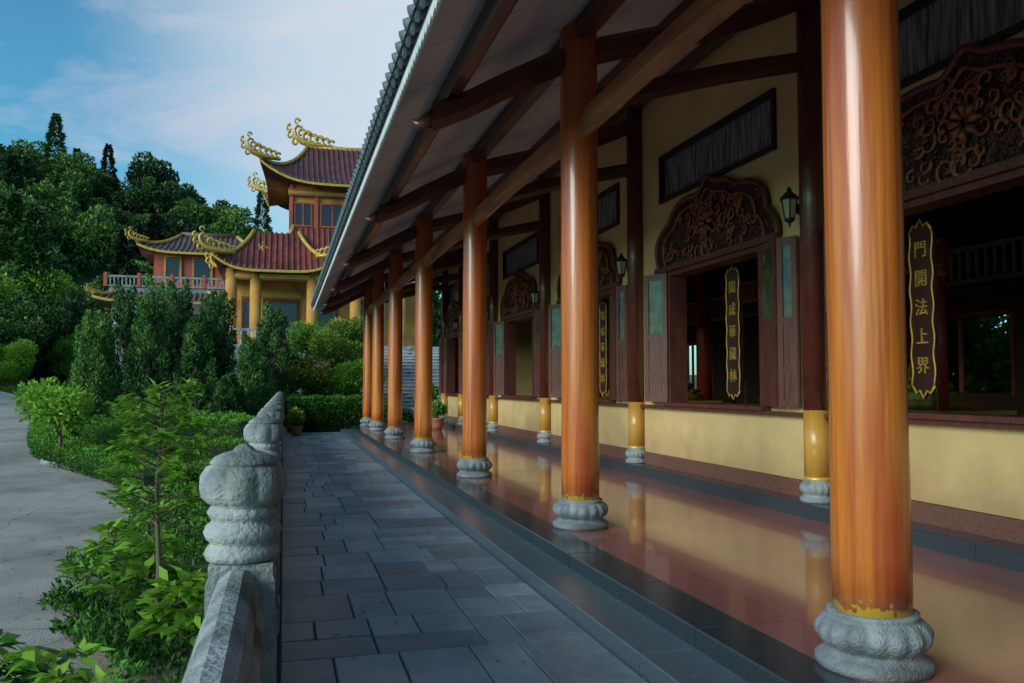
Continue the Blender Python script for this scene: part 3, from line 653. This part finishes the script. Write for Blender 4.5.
def youngtree(name,loc,H,seed,nbr,leaf_l,spread,mat='leafB',z0=.5,nl=16):
    r_=np.random.default_rng(seed); e_=empty(name,None,loc); tr=MB()
    tp=[(0.0,0,-.2),(.02,.02,H*.3),(-.02,.0,H*.6),(.03,.02,H*.97)]
    tr.tube(tp,[.035,.028,.02,.008],'bark',8); P=[];D=[];T=[]
    for i in range(nbr):
        z=H*(z0+(1-z0)*i/nbr); th=i*2.4+r_.uniform(-.5,.5); L_=spread*(1.1-.55*(i/nbr))*r_.uniform(.5,1.15)
        dr=np.array([math.cos(th),math.sin(th),.45]); p0=np.array([0,0,z]); p1=p0+dr*L_*.6; p2=p0+dr*L_+np.array([0,0,-.06])
        tr.tube([tuple(p0),tuple(p1),tuple(p2)],[.011,.007,.003],'bark',5)
        for j in range(nl):
            q=r_.uniform(.45,1.05); p_=p0+(p2-p0)*q+r_.normal(0,.02,3)
            a_=r_.uniform(0,2*pi); dd=np.array([math.cos(a_),math.sin(a_),r_.uniform(-.45,.4)])+dr*.5
            P.append(p_);D.append(dd);T.append(.35+.35*r_.random()+.25*(i/nbr))
    P=np.array(P);D=np.array(D);T=np.array(T)
    obj('leaves',leafmesh('leaves',P,leaf_l,leaf_l*.42,T,M[mat],dirs=D,jit=.25,upn=1.6,r_=r_),e_); tr.build('trunk',e_); return e_
youngtree('young_tree',(-1.22,9.3,-1.15),2.62,21,38,.14,.60,z0=.45,nl=30)
youngtree('shrub',(-1.35,9.9,-1.15),.95,22,16,.26,.5,z0=.2)
youngtree('shrub',(-.95,8.9,-1.15),.8,23,14,.24,.42,z0=.2)
youngtree('shrub',(-1.9,10.8,-1.15),1.0,24,16,.2,.5,z0=.2)
youngtree('shrub',(-1.40,4.75,-1.2),1.42,25,20,.15,.36,mat='leafH',z0=.35)
youngtree('shrub',(-1.06,4.7,-1.2),1.42,26,18,.14,.30,z0=.4)
youngtree('shrub',(-1.2,5.3,-1.2),1.2,28,16,.15,.34,z0=.35)
youngtree('shrub',(-1.9,13.5,-1.15),1.2,27,18,.18,.5,z0=.2)
def cover(name,x0,x1,y0,y1,h,n,mat,leaf_l,seed,base=None,cond=None,flat=False,parent=None):
    r_=np.random.default_rng(seed); X=r_.uniform(x0,x1,n);Y=r_.uniform(y0,y1,n)
    if cond is not None: k_=cond(X,Y); X=X[k_];Y=Y[k_]; n=len(X)
    hh=h*(.45+.35*np.sin(X*3.1+Y*2.3)+.25*np.sin(X*7+1.3*Y*4)); hh=np.clip(hh,.08 if not flat else .004,None)
    z=hh*r_.uniform(0.1,1,n)**.5; gb=g(X,Y) if base is None else base
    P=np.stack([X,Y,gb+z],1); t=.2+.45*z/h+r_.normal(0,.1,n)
    dr=np.tile([0,0,.9],(n,1)) if not flat else unit(n,r_)*np.array([1,1,.08])
    return obj(name,leafmesh(name,P,leaf_l,leaf_l*.4,t,M[mat],dirs=dr,jit=.9 if not flat else 0,upn=.5 if not flat else 4,r_=r_),parent)
cover('ground_cover',-2.75,-.45,8.6,20.8,.45,20000,'leafH',.10,31,-1.13,lambda X,Y:X>-1.75-(Y-8.6)*.35+.12*np.sin(Y*5))
cover('ground_cover',-1.7,-.45,2.2,8.8,.22,5200,'leafH',.09,32,-1.15,lambda X,Y:(np.sin(X*9+1)+np.sin(Y*3.3)+np.sin(X*4-Y*6)>-.2)&(X>np.interp(Y,[2,4.2,5.6,6.6,7.6,8.6],[-1.3,-1.75,-1.6,-1.3,-1.25,-1.6])))
cover('ground_cover',-9,-.6,22,38,.22,20000,'leafH',.11,33,None,lambda X,Y:X>redge(Y)+.3)
cover('ground_cover',.0,6,34.9,36,1.0,5000,'leafH',.15,34)
cover('fallen_leaves',-6,-.5,3,24,.01,420,'dryleaf',.07,36,-1.158,None,True)
cover('fallen_leaves',.0,2.1,1.5,32,.006,90,'dryleaf',.05,37,-.232,None,True)
for i,(x,y,R0,z,mt) in enumerate([(1.0,37,1.1,1.6,'leafH'),(2.2,38.5,1.4,2.8,'leafY'),(3.0,37.2,1.1,1.9,'leafB'),(.2,39,1.3,2.2,'leafH'),(2.9,41,1.4,3.6,'leafY'),(1.4,42,1.6,3.2,'leafB')]):
    broadtree('ornamental_shrub',(x,y,gz(x,y)-.2),R0,R0*.8,z,8,5000,.16,M[mt],.06,60+i,3)
r_=np.random.default_rng(9); P=np.stack([r_.uniform(-.2,1.8,260),r_.uniform(36,36.8,260),r_.uniform(1.6,2.6,260)],1)
obj('orange_flowers',leafmesh('orange_flowers',P,.12,.1,np.full(260,.5),M['orangefl']))
def pot(loc,s_=1,seed=1,mat='leafB'):
    e_=empty('potted_plant',None,loc); q=MB(); q.lathe(0,0,[(.13*s_,0),(.18*s_,.12*s_),(.21*s_,.28*s_),(.235*s_,.30*s_),(.235*s_,.34*s_),(.2*s_,.34*s_),(.19*s_,.30*s_)],'terracotta',24); q.build('pot',e_)
    r_=np.random.default_rng(seed); P,d,t=crown(mklobes(.28*s_,.22*s_,6,r_,.62*s_),700,.9,2,r_)
    obj('leaves',leafmesh('leaves',P,.13*s_,.05*s_,t+.1,M[mat],dirs=d,r_=r_),e_)
    tr=MB(); [tr.tube([(0,0,.28*s_),(.15*s_*math.cos(i),.15*s_*math.sin(i),.65*s_)],.012,'bark',5) for i in range(6)]; tr.build('stems',e_)
pot((.45,30.5,-.24),1,1,'leafY'); pot((5.4,33.6,0),1.9,2); pot((5.1,28.6,0),1.2,3)

# ---------------------------------------------------------------- stairs
st=MB(); n=20
for i in range(n):
    z=-.24+3.6*(i+1)/n; ya=38.2+.38*i
    st.box(4.0,8.6,ya,ya+.42,z-3,z-.055,'stone2'); st.box(3.98,8.62,ya-.04,ya+.42,z-.05,z,'white')
st.box(3.98,12,45.9,50,-1,3.355,'stone2')
st.build('stone_stairs')

# ---------------------------------------------------------------- background temples
def hiproof(mb,x0,x1,y0,y1,ze,zt,ix,iy,upc,tile,sp=.34,thick=.18,trim='golddk',ds=.75):
    cx,cy=(x0+x1)/2,(y0+y1)/2; hx,hy=(x1-x0)/2,(y1-y0)/2
    def fz(v,u): return ze+(zt-ze)*(.45*v+.55*v*v)+upc*abs(u)**5*(1-v)**2
    def pt(side,sv,v):
        if side in (0,2):
            L_=hx-ix*v; u=max(-1,min(1,sv/max(L_,1e-6))); yy=(hy-iy*v)*(-1 if side==0 else 1); ex=.35*upc*abs(u)**6*(1-v)**2*(1 if u>0 else -1)
            return (cx+sv+ex,cy+yy+.0,fz(v,u))
        L_=hy-iy*v; u=max(-1,min(1,sv/max(L_,1e-6))); xx=(hx-ix*v)*(1 if side==1 else -1)
        ex=.35*upc*abs(u)**6*(1-v)**2*(1 if side==1 else -1)
        return (cx+xx+ex,cy+sv,fz(v,u))
    nv=7;nu=24
    for side in range(4):
        Lb=(hx if side in(0,2) else hy); inn_=(ix if side in (0,2) else iy)
        vs=[];fs=[]
        for j in range(nv+1):
            v=j/nv; L_=Lb-inn_*v
            for i in range(nu+1): vs.append(pt(side,L_*(2*i/nu-1),v))
        for j in range(nv):
            for i in range(nu): a_=j*(nu+1)+i; fs.append((a_,a_+1,a_+nu+2,a_+nu+1))
        mb.add(vs,fs,tile,True)
        e0=[pt(side,Lb*(2*i/nu-1),0) for i in range(nu+1)]
        vs=[(p[0],p[1],p[2]-.02) for p in e0]+[(p[0],p[1],p[2]-thick) for p in e0]+[(cx+(p[0]-cx)*.72,cy+(p[1]-cy)*.72,ze+.15) for p in e0]
        q=nu+1
        mb.add(vs,[(i,i+1,q+i+1,q+i) for i in range(nu)],trim); mb.add(vs,[(q+i,q+i+1,2*q+i+1,2*q+i) for i in range(nu)],'beam')
        s_=-Lb+sp/2
        while s_<Lb:
            vm=min(1,(Lb-abs(s_))/max(inn_,1e-6))
            if vm>.05: mb.tube([tuple(np.array(pt(side,s_,vm*j/5))+[0,0,.03]) for j in range(6)],.075,tile,5)
            s_+=sp
    for sx in (-1,1):
        for sy in (-1,1):
            P=[]
            for j in range(9):
                v=j/8; P.append((cx+sx*((hx-ix*v)+.35*upc*(1-v)**2),cy+sy*(hy-iy*v),fz(v,1)+.12))
            mb.tube(P,[.13]*9,trim,8)
            dragon(mb,P[0],(sx,sy*.25),ds)
def dragon(mb,p,d,s_):
    d=Vector((d[0],d[1],0)).normalized()
    def q(u,v): return (p[0]+d.x*u*s_,p[1]+d.y*u*s_,p[2]+v*s_)
    mb.tube([q(-1.3,-.02),q(-.7,.02),q(-.1,.08),q(.4,.22),q(.72,.5),q(.8,.85),q(.62,1.08),q(.4,1.0),q(.42,.82)],[.16*s_,.24*s_,.28*s_,.26*s_,.2*s_,.16*s_,.13*s_,.1*s_,.05*s_],'golddk',8,.6)
    for (u,v,sz,ph) in [(-1.15,.22,.16,0),(-.85,.28,.19,.4),(-.52,.34,.21,.2),(-.18,.4,.23,.5),(.16,.52,.24,.1),(.42,.68,.2,.6),(.98,.55,.17,-1.2),(1.04,.92,.16,-.9),(.66,1.3,.15,.2),(.72,.2,.17,-1.8)]:
        n_=10; pts=[]; rd=[]
        for i in range(n_):
            t_=i/(n_-1); a_=ph+pi*.9-t_*pi*1.7; r_=sz*(1-.55*t_)
            pts.append(q(u+r_*math.cos(a_),v+r_*math.sin(a_)*1.25)); rd.append(sz*s_*(.52-.32*t_))
        mb.tube(pts,rd,'golddk',6)

pg=empty('pagoda_temple'); mb=MB()
hiproof(mb,-1.2,10.2,54.5,64.5,14.5,18.0,2.6,4.7,1.3,'uptile',ds=1.0)
dragon(mb,(1.5,59.5,18.2),(-1,0),1.3); dragon(mb,(7.4,59.5,18.2),(1,0),1.3)
mb.tube([(1.3,59.5,18.2),(4,59.5,18.05),(7.6,59.5,18.2)],.25,'golddk',8)
hiproof(mb,-3.8,2.7,51.3,59,8.4,11.1,1.9,3.2,.8,'redtile',ds=.95)
hiproof(mb,-.9,10.5,53.5,65.5,9.2,11.6,1.4,1.4,.3,'redtile',ds=.5)
mb.build('roofs',pg)
mb=MB()
mb.box(.2,9.0,56.2,63,11.0,15.0,'ywall')
for x0,x1 in [(.55,1.6),(2.2,3.7),(4.5,5.9),(6.7,8.1)]:
    mb.box(x0,x1,56.12,56.2,12.0,13.4,'darkglass'); mb.box(x0-.08,x1+.08,56.05,56.12,11.9,12.0,'redwall'); mb.box(x0-.08,x1+.08,56.05,56.12,13.4,13.5,'redwall')
    for q in (x0,(x0+x1)/2,x1): mb.box(q-.04,q+.04,56.07,56.11,12.0,13.4,'redwall')
for x in (.2,1.8,4,6.2,8.7): mb.box(x,x+.22,56.0,56.198,11.0,14.6,'redwall')
mb.box(.1,9.1,55.9,56.22,13.9,14.35,'redwall'); mb.box(.1,9.1,55.86,55.9,14.0,14.2,'golddk')
mb.box(-3.0,9,57,64.5,3.9,9.0,'ywall')
mb.box(-5.3,10,50.8,65,1.0,3.9,'stone2')
for x in (-3.1,-1.7,1.6,4.2,7.0):
    mb.lathe(x,52.4,[(.42,3.9),(.42,4.1),(.33,4.2),(.33,8.5)],'ywall',24)
mb.box(-3.4,9,52.2,52.6,7.85,8.35,'redwall'); mb.box(-3.4,9,52.15,52.2,7.95,8.2,'golddk')
for i,(x0,x1) in enumerate([(-2.7,-2.0),(-1.4,.9),(1.9,3.4),(4.6,6.4)]):
    mb.box(x0,x1,56.9,57.0,4.0,7.2,'shut'); mb.box(x0+.12,x1-.12,56.86,56.9,4.9,6.9,'darkglass')
    mb.box(x0-.1,x1+.1,56.9,57.0,7.3,7.7,'golddk')
x=-5.2
while x<2: 
    mb.lathe(x,50.95,[(.07,3.9),(.07,4.7)],'stone2',8); x+=.4
mb.box(-5.3,2.2,50.88,51.02,4.7,4.85,'stone2')
mb.build('walls_and_columns',pg)

sd=empty('side_temple'); mb=MB()
hiproof(mb,-9.4,-1.2,60,68,10.55,12.2,2.2,3.8,.5,'browntile',ds=.6)
mb.tube([(-7.2,64,12.35),(-3.6,64,12.35)],.2,'browntile',8)
hiproof(mb,-11.6,-3.6,57.5,69,6.95,7.6,1.3,1.3,.3,'browntile',ds=.35)
mb.build('roofs',sd); mb=MB()
mb.box(-8.6,-2.2,61,67,7.6,10.8,'redwall')
for x0,x1 in [(-7.9,-6.9),(-6.1,-4.9),(-4.2,-3.2)]:
    mb.box(x0,x1,60.93,61,8.6,10.2,'darkglass')
    for q in (x0,x1): mb.box(q-.07,q+.07,60.88,60.93,8.5,10.25,'ywall')
    mb.box(x0-.07,x1+.07,60.87,60.93,10.25,10.35,'ywall')
mb.box(-11.0,-3,59,61,7.62,7.95,'stone')
mb.box(-11.2,-3,58.9,59.05,8.55,8.68,'stone'); mb.box(-11.2,-3,58.9,59.05,7.95,8.05,'stone')
x=-11.2
while x<-3: mb.box(x,x+.08,58.93,59.02,8.05,8.55,'stone'); x+=.24
for x in (-11.2,-9.2,-7.2,-5.2,-3.2): mb.box(x-.1,x+.1,58.85,59.1,7.95,8.85,'redwall')
mb.box(-11,-3.4,60,68,1,7.55,'white')
for x in (-10.2,-8.4,-6.6,-4.8): 
    mb.box(x,x+1,59.92,60,3.8,6.3,'shut'); mb.box(x+.12,x+.88,59.88,59.92,4.3,6.1,'darkglass')
mb.build('walls',sd)

# ---------------------------------------------------------------- forest on the hill
fo=empty('hillside_forest')
vars_=[]
for i in range(5):
    r_=np.random.default_rng(100+i); lb=mklobes(1,.8,13,r_,1.35,.26,.48); P,d,t=crown(lb,3400,.85,3.5,r_)
    vars_.append(leafmesh('tree_crown',P,.13,.09,t,M['leafF'],dirs=d,jit=.9,r_=r_))
cons=[]
for i in range(2):
    r_=np.random.default_rng(200+i); n=2200; z=r_.uniform(0,1,n)**1.3; th=r_.uniform(0,2*pi,n); lay=.75+.25*np.sin(z*38+np.sin(th*3)); rr=.62*(1-z)**.8*lay*r_.uniform(.3,1,n)**.5
    P=np.stack([rr*np.cos(th),rr*np.sin(th),.5+2.2*z],1); D=np.stack([np.cos(th),np.sin(th),np.full(n,-.15)],1)
    cons.append(leafmesh('conifer_crown',P,.17,.07,.25+.3*rr+r_.normal(0,.08,n),M['leafF'],dirs=D,jit=.4,r_=r_))
r_=np.random.default_rng(77); cnt=0
y=66.0
while y<158:
    step=4.2+ (y-66)*.02
    x=-.36*y-22
    while x<16:
        px,py=x+r_.uniform(-1.8,1.8),y+r_.uniform(-1.8,1.8)
        if not(-14<px<13 and py<72):
            s_=r_.uniform(1.9,4.1); con=r_.random()<.13
            o=obj('tree_crown',cons[cnt%2] if con else vars_[cnt%5],fo); o.location=(px,py,gz(px,py)-.9); o.scale=(s_,s_,s_*r_.uniform(.85,1.3)*(1.1 if con else 1)); o.rotation_euler=(0,0,r_.uniform(0,6.28)); cnt+=1
        x+=step
    y+=step
print('forest trees',cnt)
near=[]
for i in range(3):
    rr_=np.random.default_rng(300+i); lb=mklobes(1,.85,16,rr_,1.3,.28,.42); P,d,t=crown(lb,9000,.85,3.2,rr_)
    near.append(leafmesh('tree_crown',P,.075,.05,t,M['leafF' if i==2 else 'leafB'],dirs=d,jit=.9,r_=rr_))
rw=empty('roadside_trees')
for i,(x,y,s_) in enumerate([(-23,52,3.0),(-19.5,57,2.6),(-16,60,2.8),(-26,60,3.8),(-21,64,3.8),(-14.5,65,3.2),(-30,66,4.5),(-17,70,4.0),(-25,72,4.6),(-12.5,70,3.6),(-22,46,2.4),(-27,50,3.4),(-18.5,52.5,1.5),(-15.6,56.5,1.5),(-24,40,3.0),(-30,44,4),(-11,68,2.8),(-9.5,72,3.4),(-13.5,61,1.8)]):
    o=obj('tree_crown',near[i%3],rw); o.location=(x,y,gz(x,y)-.3); o.scale=(s_,s_,s_*1.05); o.rotation_euler=(0,0,i*1.3)
    q=MB(); q.tube([(x,y,gz(x,y)-.5),(x+.1,y,gz(x,y)+s_*.8)],[.2,.12],'bark',6); q.build('trunk',rw)
cover('grass_verge',-26,-8,38,66,.35,22000,'leafB',.15,35,None,lambda X,Y:(X>redge(Y)+.3)|(X<ledge(Y)-.3))
for i,(x,y) in enumerate([(18.8,5),(19.3,8),(18.8,11),(19.2,13.6),(18.9,16.2),(19.3,19),(18.8,21.6),(19.3,24.5),(19,28),(19.5,1.5)]):
    broadtree('garden_tree',(x,y,-1.1),2.5,2.9,3.9,13,6000,.26,M['leafG'],.1,80+i,3)

# ---------------------------------------------------------------- light & world
SUN=Vector((-1.0,-.55,.47)).normalized()
el=math.asin(SUN.z); az=math.atan2(SUN.x,SUN.y)
ld=bpy.data.lights.new('sun','SUN'); ld.energy=2.6; ld.angle=math.radians(32); ld.color=(1,.95,.88)
lo=obj('sun',ld); lo.rotation_euler=SUN.to_track_quat('Z','Y').to_euler()
wd=bpy.data.worlds.new('World'); sc.world=wd; wd.use_nodes=True; nt=wd.node_tree; L=nt.links
bg=nt.nodes['Background']; sky=N(nt,'ShaderNodeTexSky'); sky.sky_type='NISHITA'; sky.sun_disc=False; sky.sun_elevation=el; sky.sun_rotation=az%(2*pi); sky.air_density=1.0; sky.dust_density=1.0; sky.ozone_density=1.5
vm=N(nt,'ShaderNodeVectorMath',operation='MULTIPLY'); L.new(sky.outputs[0],vm.inputs[0]); vm.inputs[1].default_value=(.42,1.02,1.12)
tc=N(nt,'ShaderNodeTexCoord')
nrm=N(nt,'ShaderNodeVectorMath',operation='NORMALIZE'); L.new(tc.outputs['Generated'],nrm.inputs[0])
dt=N(nt,'ShaderNodeVectorMath',operation='DOT_PRODUCT'); L.new(nrm.outputs[0],dt.inputs[0]); dt.inputs[1].default_value=tuple(Vector((.20,.90,.40)).normalized())
hz=N(nt,'ShaderNodeMapRange'); hz.interpolation_type='SMOOTHSTEP'; hz.inputs[1].default_value=.91; hz.inputs[2].default_value=1.0; hz.inputs[4].default_value=.8; L.new(dt.outputs['Value'],hz.inputs[0])
m0=N(nt,'ShaderNodeMix',data_type='RGBA'); L.new(hz.outputs[0],m0.inputs[0]); L.new(vm.outputs[0],m0.inputs[6]); m0.inputs[7].default_value=(4.9,5.4,5.8,1)
mp=N(nt,'ShaderNodeMapping'); mp.inputs['Scale'].default_value=(1.2,1.2,3.6); mp.inputs['Location'].default_value=(.3,.1,.4); mp.inputs['Rotation'].default_value=(.25,.1,.5)
L.new(nrm.outputs[0],mp.inputs[0])
n=N(nt,'ShaderNodeTexNoise'); n.inputs['Scale'].default_value=3.4; n.inputs['Detail'].default_value=8; n.inputs['Roughness'].default_value=.6; n.inputs['Distortion'].default_value=.6; L.new(mp.outputs[0],n.inputs[0])
cr=N(nt,'ShaderNodeMapRange'); cr.inputs[1].default_value=.48; cr.inputs[2].default_value=.74; cr.inputs[4].default_value=.55; L.new(n.outputs[0],cr.inputs[0])
mx=N(nt,'ShaderNodeMix',data_type='RGBA'); L.new(cr.outputs[0],mx.inputs[0]); L.new(m0.outputs[2],mx.inputs[6]); mx.inputs[7].default_value=(5.0,4.6,5.1,1)
L.new(mx.outputs[2],bg.inputs[0]); bg.inputs[1].default_value=.15
sc.view_settings.view_transform='Standard'; sc.view_settings.look='None'; sc.view_settings.exposure=0

cd=bpy.data.cameras.new('Camera'); cam=obj('Camera',cd); cam.location=(0,0,1.5); cd.sensor_width=36; cd.lens=29.53; cd.clip_end=5000; cd.clip_start=.05
cam.rotation_euler=(math.radians(93.03),0,math.radians(-15.19)); sc.camera=cam
